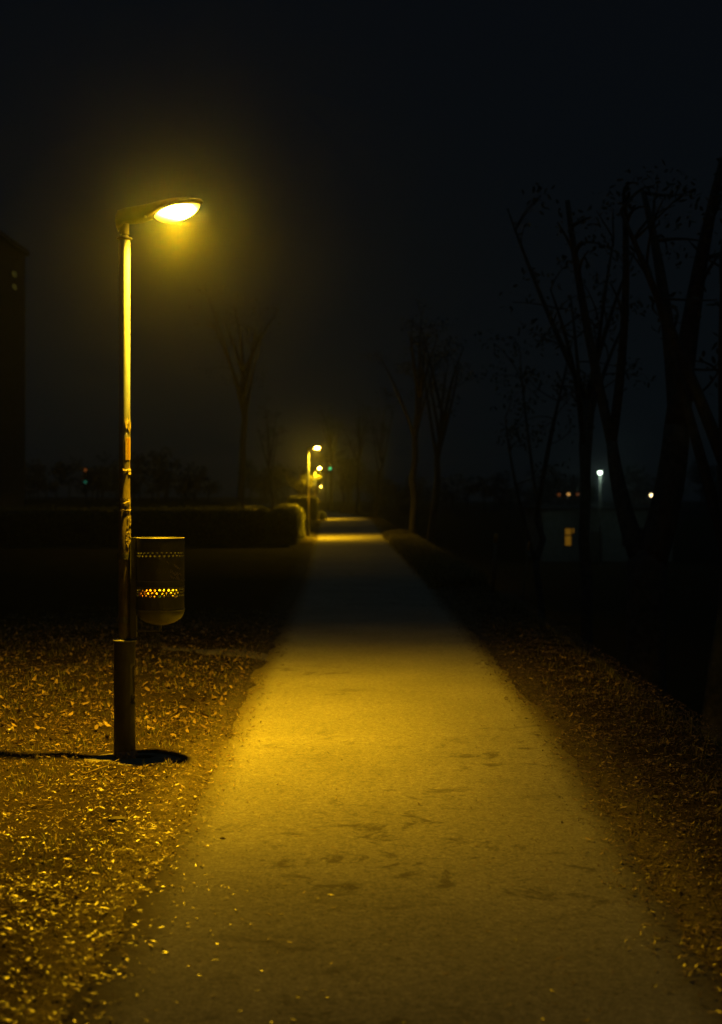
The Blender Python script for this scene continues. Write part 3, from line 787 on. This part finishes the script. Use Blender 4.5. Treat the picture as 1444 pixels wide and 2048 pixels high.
def hedge(name, x0, x1, y0, y1, h, n, lab, lsize=.07, bias=1.0):
    root = empty(name, ((x0 + x1) / 2, (y0 + y1) / 2, 0)); cx, cy = root.location.x, root.location.y
    hx, hy = (x1 - x0) / 2, (y1 - y0) / 2
    mb = MB(); N = 40; rc = .28
    def sup(a, hx_, hy_):
        c, s = math.cos(a), math.sin(a); return (hx_ * math.copysign(abs(c) ** .18, c), hy_ * math.copysign(abs(s) ** .35, s))
    rows = [(.02, .97), (h * .3, .98), (h * .7, 1.0), (h - rc, 1.0), (h - rc * .4, .985), (h - rc * .1, .95), (h - .06, .88), (h - .05, .02)]
    for (z, k) in rows:
        for i in range(N):
            x, y = sup(2 * math.pi * (i + .5) / N, hx - .10, hy - .10)
            ins = (1 - k) * 1.2
            x = math.copysign(max(.01, abs(x) - ins), x) if k > .05 else x * .01; y = math.copysign(max(.01, abs(y) - ins), y) if k > .05 else y * .01
            mb.v.append((x, y, z))
    for j in range(len(rows) - 1):
        for i in range(N):
            i2 = (i + 1) % N; mb.f.append((j * N + i, j * N + i2, (j + 1) * N + i2, (j + 1) * N + i))
    mb.build('branches', M['bark'], root)
    lf = MB()
    for _ in range(n):
        # point on the rounded box: top, front/back or ends; denser to the right end, which the lamp lights
        t = random.random()
        u = 1 - random.random() ** bias * 2
        x = u * hx
        s = random.random()
        if s < .36: y, z = R(-hy, hy), h
        elif s < .62: y, z = -hy, h * random.random()
        elif s < .72: y, z = hy, h * random.random()
        else: x, y, z = hx, R(-hy, hy), h * random.random()
        ex = max(0, abs(x) - (hx - rc)); ez = max(0, z - (h - rc)); ey = max(0, abs(y) - (hy - rc))
        L = math.sqrt(ex * ex + ez * ez + ey * ey)
        if L > rc:
            f = rc / L
            x = math.copysign(hx - rc + ex * f, x) if ex > 0 else x; z = h - rc + ez * f if ez > 0 else z; y = math.copysign(hy - rc + ey * f, y) if ey > 0 else y
        b_ = .07 * noise.noise((x * 1.4, y * 1.4, z * 1.4))
        leaf(lf, x + R(-.05, .05) + b_, y + R(-.05, .05), z + R(-.05, .04) + b_, lsize * R(.7, 1.4), lsize * R(.4, .7), R(0, 6.28), R(-1.3, 1.3), R(-1.3, 1.3), R(-.2, .2))
    for _ in range(int(n * .10)):                     # looser growth round the lamp-side corner
        t = R(0, math.pi / 2); rr = rc + R(-.02, .09)
        x, z = hx - rc + rr * math.cos(t), (h - rc + rr * math.sin(t) if random.random() < .6 else R(.1, h - rc))
        if z < h - rc: x = hx + R(-.03, .08)
        leaf(lf, x, R(-hy, hy), z, lsize * R(.6, 1.3), lsize * R(.3, .6), R(0, 6.28), R(-1.3, 1.3), R(-1.3, 1.3), R(-.2, .2))
    for _ in range(int(n * .03)):                     # stray shoots above the clipped line
        u = 1 - random.random() ** bias * 2; x, y = u * (hx - .2), R(-hy, hy) * .9; hh = R(.05, .2)
        for k in range(6): leaf(lf, x + R(-.02, .02), y + R(-.02, .02), h + hh * k / 6, lsize * .7, lsize * .35, R(0, 6.28), R(-1, 1), R(-1, 1), .1)
    lf.build('foliage', M['hedge'], root)
    tag(root, lab, 'hedge'); return root
hedge('hedge', -16.5, wx(591, 50) - .95, 50.0, 51.3, wz(1020, 50), 20000, 'long dark clipped hedge running left across the lawn', .075, 1.5)
hedge('hedge', wx(591, 50) - .98, wx(591, 50), 49.97, 57.0, wz(1020, 50) + .01, 14000, 'short end of the clipped hedge beside the path, its edge lit by the second lamp', .075, 1.0)
hedge('hedge', wx(576, 97) - .2, wx(632, 97), 98.2, 100.2, wz(996, 97), 6000, 'far low hedge glowing orange by the third lamp', .1, 1.0)
sh = hedge('shrub', wx(637, 99), wx(651, 99), 98.6, 99.4, .55, 900, 'low dark shrub at the left of the far lit patch of path', .07, 1.0); sh['category'] = 'shrub'

# ---------------------------------------------------------------- marker posts on the bank
def post(x, ytop, D, lean, lab, w, tip):
    X = wx(x, D); zt = wz(ytop, D); zb = gh(X, D)
    r = empty('marker_post', (X, D, zb)); H = zt - zb
    mb = MB(); mb.tube([(-lean * H, 0, -.1), (-lean * H * .4, 0, H * .5), (0, 0, H - tip)], [w, w, w * .95], 10); mb.build('post', M['wood'], r, True)
    mb = MB(); mb.tube([(0, 0, H - tip + .001), (lean * tip, 0, H - .01), (lean * tip, 0, H)], [w * 1.02, w * 1.02, w * .7], 10); mb.build('tip', M['orange'], r, True)
    tag(r, lab, 'post', 'orange-tipped posts on the bank')
post(991, 1067, 25, .05, 'wooden post with a broad orange tip, left of the two on the bank', .035, .16)
post(1056, 1083, 25.5, .12, 'thin leaning post with a narrow orange tip, right of the two on the bank', .018, .16)

# ---------------------------------------------------------------- buildings and far lights
def window(parent, x0, x1, z0, z1, y, m, bars=1):
    mb = MB(); t = .05
    mb.box(x0 - t, x1 + t, y - .06, y - .003, z0 - t, z0); mb.box(x0 - t, x1 + t, y - .06, y - .003, z1, z1 + t)
    mb.box(x0 - t, x0, y - .06, y - .003, z0 + .001, z1 - .001); mb.box(x1, x1 + t, y - .06, y - .003, z0 + .001, z1 - .001)
    for i in range(bars):
        zz = z0 + (z1 - z0) * (i + 1) * .6 / 1; mb.box(x0 + .001, x1 - .001, y - .05, y - .012, zz - .04, zz + .04)
    f = mb.build('window', M['frame'], parent)
    mb = MB(); mb.box(x0 + .001, x1 - .001, y - .010, y - .002, z0 + .001, z1 - .001); mb.build('pane', m, f)
    return f
D = 90.0
bld = empty('low_building', (wx(1210, D), D, LOW)); ox, oz = bld.location.x, LOW
X0, X1 = wx(1085, D) - ox, wx(1345, D) - ox; ZT = wz(1018, D) - oz
mb = MB(); mb.box(X0, X1, 0, 9, -.2, ZT); mb.build('wall', M['wall'], bld)
mb = MB(); mb.box(X0 - .3, X1 + .3, -.35, 9.3, ZT + .002, ZT + .16); mb.build('roof', M['roof'], bld)
window(bld, wx(1130, D) - ox, wx(1142, D) - ox, wz(1091, D) - oz, wz(1057, D) - oz, 0, M['lit_window'])
window(bld, wx(1144.5, D) - ox, wx(1148, D) - ox, wz(1066, D) - oz, wz(1057, D) - oz, 0, M['lit_window'], 0)
window(bld, wx(1245, D) - ox, wx(1285, D) - ox, wz(1091, D) - oz, wz(1057, D) - oz, 0, M['glass'])
mb = MB(); mb.box(wx(1180, D) - ox, wx(1205, D) - ox, -.03, -.003, .0, 2.05); dr_ = mb.build('door', M['frame'], bld)
mb = MB(); mb.tube([(wx(1202, D) - ox, -.05, 1.0), (wx(1202, D) - ox, -.05, 1.12)], [.015, .015], 6); mb.build('handle', M['steel'], dr_)
tag(bld, 'low pale building with one small amber lit window on the low ground', 'building')
D = 80.0
ap = empty('apartment_building', (-30, D, 0))
xr = 30 - 22.2
mb = MB(); mb.box(-16, xr, 0, 14, -.2, 17.6); mb.build('wall', M['darkwall'], ap)
mb = MB(); mb.box(-16.3, xr + .25, -.25, 14.25, 17.602, 17.9); mb.build('roof', M['roof'], ap)
for i in range(5):
    z = 1.2 + i * 2.9
    window(ap, xr - 4.2, xr - 2.8, z, z + 1.4, 0, M['glass'], 0)
for y in (548, 574):                              # two small stairwell lights on the side wall
    Dw = 22.2 * F / (CX - 28); z = wz(y, Dw); mb = MB(); mb.box(xr + .004, xr + .06, Dw - D - .45, Dw - D + .45, z - .14, z + .14); mb.build('stairwell_light', M['dim_window'], ap)
tag(ap, 'tall unlit apartment block at the left edge with two faint small lights', 'building')

def pole_light(name, x, y, D, gz, m, r, lab, cat, group=None, power=0, color=(1, 1, 1), pr=.05):
    X = wx(x, D); H = wz(y, D) - gz
    o = empty(name, (X, D, gz))
    mb = MB(); mb.tube([(0, 0, -.1), (0, 0, H * .5), (0, 0, H - r)], [pr * 1.3, pr, pr * .8], 10); mb.build('pole', M['steel'], o, True)
    mb = MB(); mb.lathe([(.001, H - r)] + [(r * math.sin(math.pi * i / 10), H - r * math.cos(math.pi * i / 10)) for i in range(1, 10)] + [(.001, H + r)], 18); mb.build('globe', m, o, True)
    mb = MB(); mb.lathe([(r * 1.05, H + r * .55), (r * .9, H + r * .95), (.01, H + r * 1.25)], 18); mb.build('cap', M['housing'], o, True)
    tag(o, lab, cat, group)
    if power: lamp_light(o, (0, -r - .12, H - r - .05), power, color, .05, False)
    return o
GRP = 'far lights across the low ground'
pole_light('globe_lamp', 1200, 945, 84, LOW, M['white_lens'], .12, 'bright white-green globe lamp on a pole in front of the low building', 'lamp', GRP, 26, (.7, 1, .8), .035)
pole_light('globe_lamp', 1303, 990, 150, LOW, M['warm_lens'], .17, 'small warm white lamp seen between the limbs of the forked tree', 'lamp', GRP)
pole_light('globe_lamp', 1137, 988, 210, LOW, M['amber_lens'], .22, 'brightest and middle of three tiny amber lamps above the low building', 'lamp', GRP)
pole_light('globe_lamp', 1118, 989, 214, LOW, M['dim_red'], .24, 'left of three tiny amber lamps above the low building, faint', 'lamp', GRP)
pole_light('globe_lamp', 1155, 988, 216, LOW, M['dim_red'], .22, 'right of three tiny amber lamps above the low building, faint', 'lamp', GRP)
def signal(x, y, D, lamps_, lab):
    X = wx(x, D); o = empty('signal_post', (X, D, gh(X, D))); gz = o.location.z
    zt = max(wz(yy, D) for yy, _ in lamps_) - gz; zb = min(wz(yy, D) for yy, _ in lamps_) - gz
    mb = MB(); mb.tube([(0, .15, -.1), (0, .15, zt * .5), (0, .15, zt + .2)], [.06, .06, .05], 10); mb.build('pole', M['steel'], o, True)
    mb = MB(); mb.box(-.17, .17, -.1, .09, zb - .22, zt + .22); h_ = mb.build('housing', M['housing'], o)
    for yy, m in lamps_:
        z = wz(yy, D) - gz; mb = MB(); b0 = len(mb.v); n = 20
        c = mb.vert((0, -.14, z))
        for k in range(n): mb.vert((.13 * math.cos(6.2832 * k / n), -.103, z + .13 * math.sin(6.2832 * k / n)))
        for k in range(n): mb.f.append((c, 1 + k, 1 + (k + 1) % n))
        mb.build('lens', m, h_, True)
        mb = MB(); mb.tube([(-.14, -.11, z + .05), (-.10, -.2, z + .13), (0, -.22, z + .16), (.10, -.2, z + .13), (.14, -.11, z + .05)], [.008] * 5, 5); mb.build('visor', M['housing'], h_)
    tag(o, lab, 'signal'); return o
signal(660, 937, 150, [(937, M['green_lens'])], 'signal post with a small green light right of the third street lamp')
signal(171, 940, 120, [(940, M['dim_red']), (964, M['dim_green'])], 'signal post with a faint red light over a green one, left of the near lamp')

# far wood that closes the view
wd = MB(); random.seed(77)
for i in range(230):
    a = R(-.62, .62); D_ = R(345, 420); X, Y = D_ * math.tan(a), D_
    if abs(X - pc(Y)) < 5: continue
    zb = -.5 if X < 3 else LOW - .3
    Hh = R(7, 14)
    wd.tube([(X, Y, zb), (X + R(-.5, .5), Y, zb + Hh * .6)], [.3, .12], 6)
    for _ in range(6): crown_leaves(wd, (X + R(-2.4, 2.4), Y + R(-2, 2), zb + Hh * R(.35, .95)), R(1.6, 3), 34, 1.1)
tag(wd.build('distant_wood', M['foliage']), 'far dark wood closing the view behind everything', 'wood', kind='stuff')

# ---------------------------------------------------------------- haze
mb = MB(); mb.box(-950, 950, -80, 950, LOW - 1.4, 26)
mh = bpy.data.materials.new('haze_air'); mh.use_nodes = True; nt = mh.node_tree
nt.nodes.remove(nt.nodes['Principled BSDF']); pv = nt.nodes.new('ShaderNodeVolumePrincipled')
pv.inputs['Color'].default_value = (.85, .94, 1.0, 1); pv.inputs['Density'].default_value = .0008; pv.inputs['Anisotropy'].default_value = .955
nt.links.new(pv.outputs[0], nt.nodes['Material Output'].inputs['Volume'])
tag(mb.build('haze', mh), kind='stuff')

# ---------------------------------------------------------------- night sky
w = bpy.data.worlds.new('World'); sc.world = w; w.use_nodes = True; nt = w.node_tree
bg = nt.nodes['Background']
tc = nt.nodes.new('ShaderNodeTexCoord'); sp = nt.nodes.new('ShaderNodeSeparateXYZ'); nt.links.new(tc.outputs['Generated'], sp.inputs[0])
c = ramp(nt, sp.outputs[2], [(0, (.0020, .0033, .0042)), (.38, (.0022, .0030, .0044)), (.7, (.010, .021, .028)), (1, (.015, .031, .042))])
nt.links.new(c, bg.inputs[0]); bg.inputs[1].default_value = 1.0

# ---------------------------------------------------------------- camera
cd = bpy.data.cameras.new('camera'); cam = bpy.data.objects.new('camera', cd); col.objects.link(cam); sc.camera = cam
cam.location = (0, 0, CAMZ); cam.rotation_euler = (math.radians(90), 0, 0)
cd.sensor_fit = 'VERTICAL'; cd.sensor_height = 36; cd.sensor_width = 36 * 1444 / 2048; cd.lens = F / 2048 * 36
cd.shift_y = -(1024 - HY) / 2048; cd.clip_start = .1; cd.clip_end = 3000
cd.dof.use_dof = True; cd.dof.focus_distance = 9.4; cd.dof.aperture_fstop = 2.0

sc.view_settings.view_transform = 'Standard'; sc.view_settings.look = 'None'; sc.view_settings.exposure = 0; sc.view_settings.gamma = 1
sc.render.engine = 'CYCLES'
sc.cycles.use_denoising = True
sc.cycles.max_bounces = 6; sc.cycles.diffuse_bounces = 3; sc.cycles.volume_bounces = 0
sc.cycles.sample_clamp_indirect = .6
sc.cycles.caustics_reflective = False; sc.cycles.caustics_refractive = False
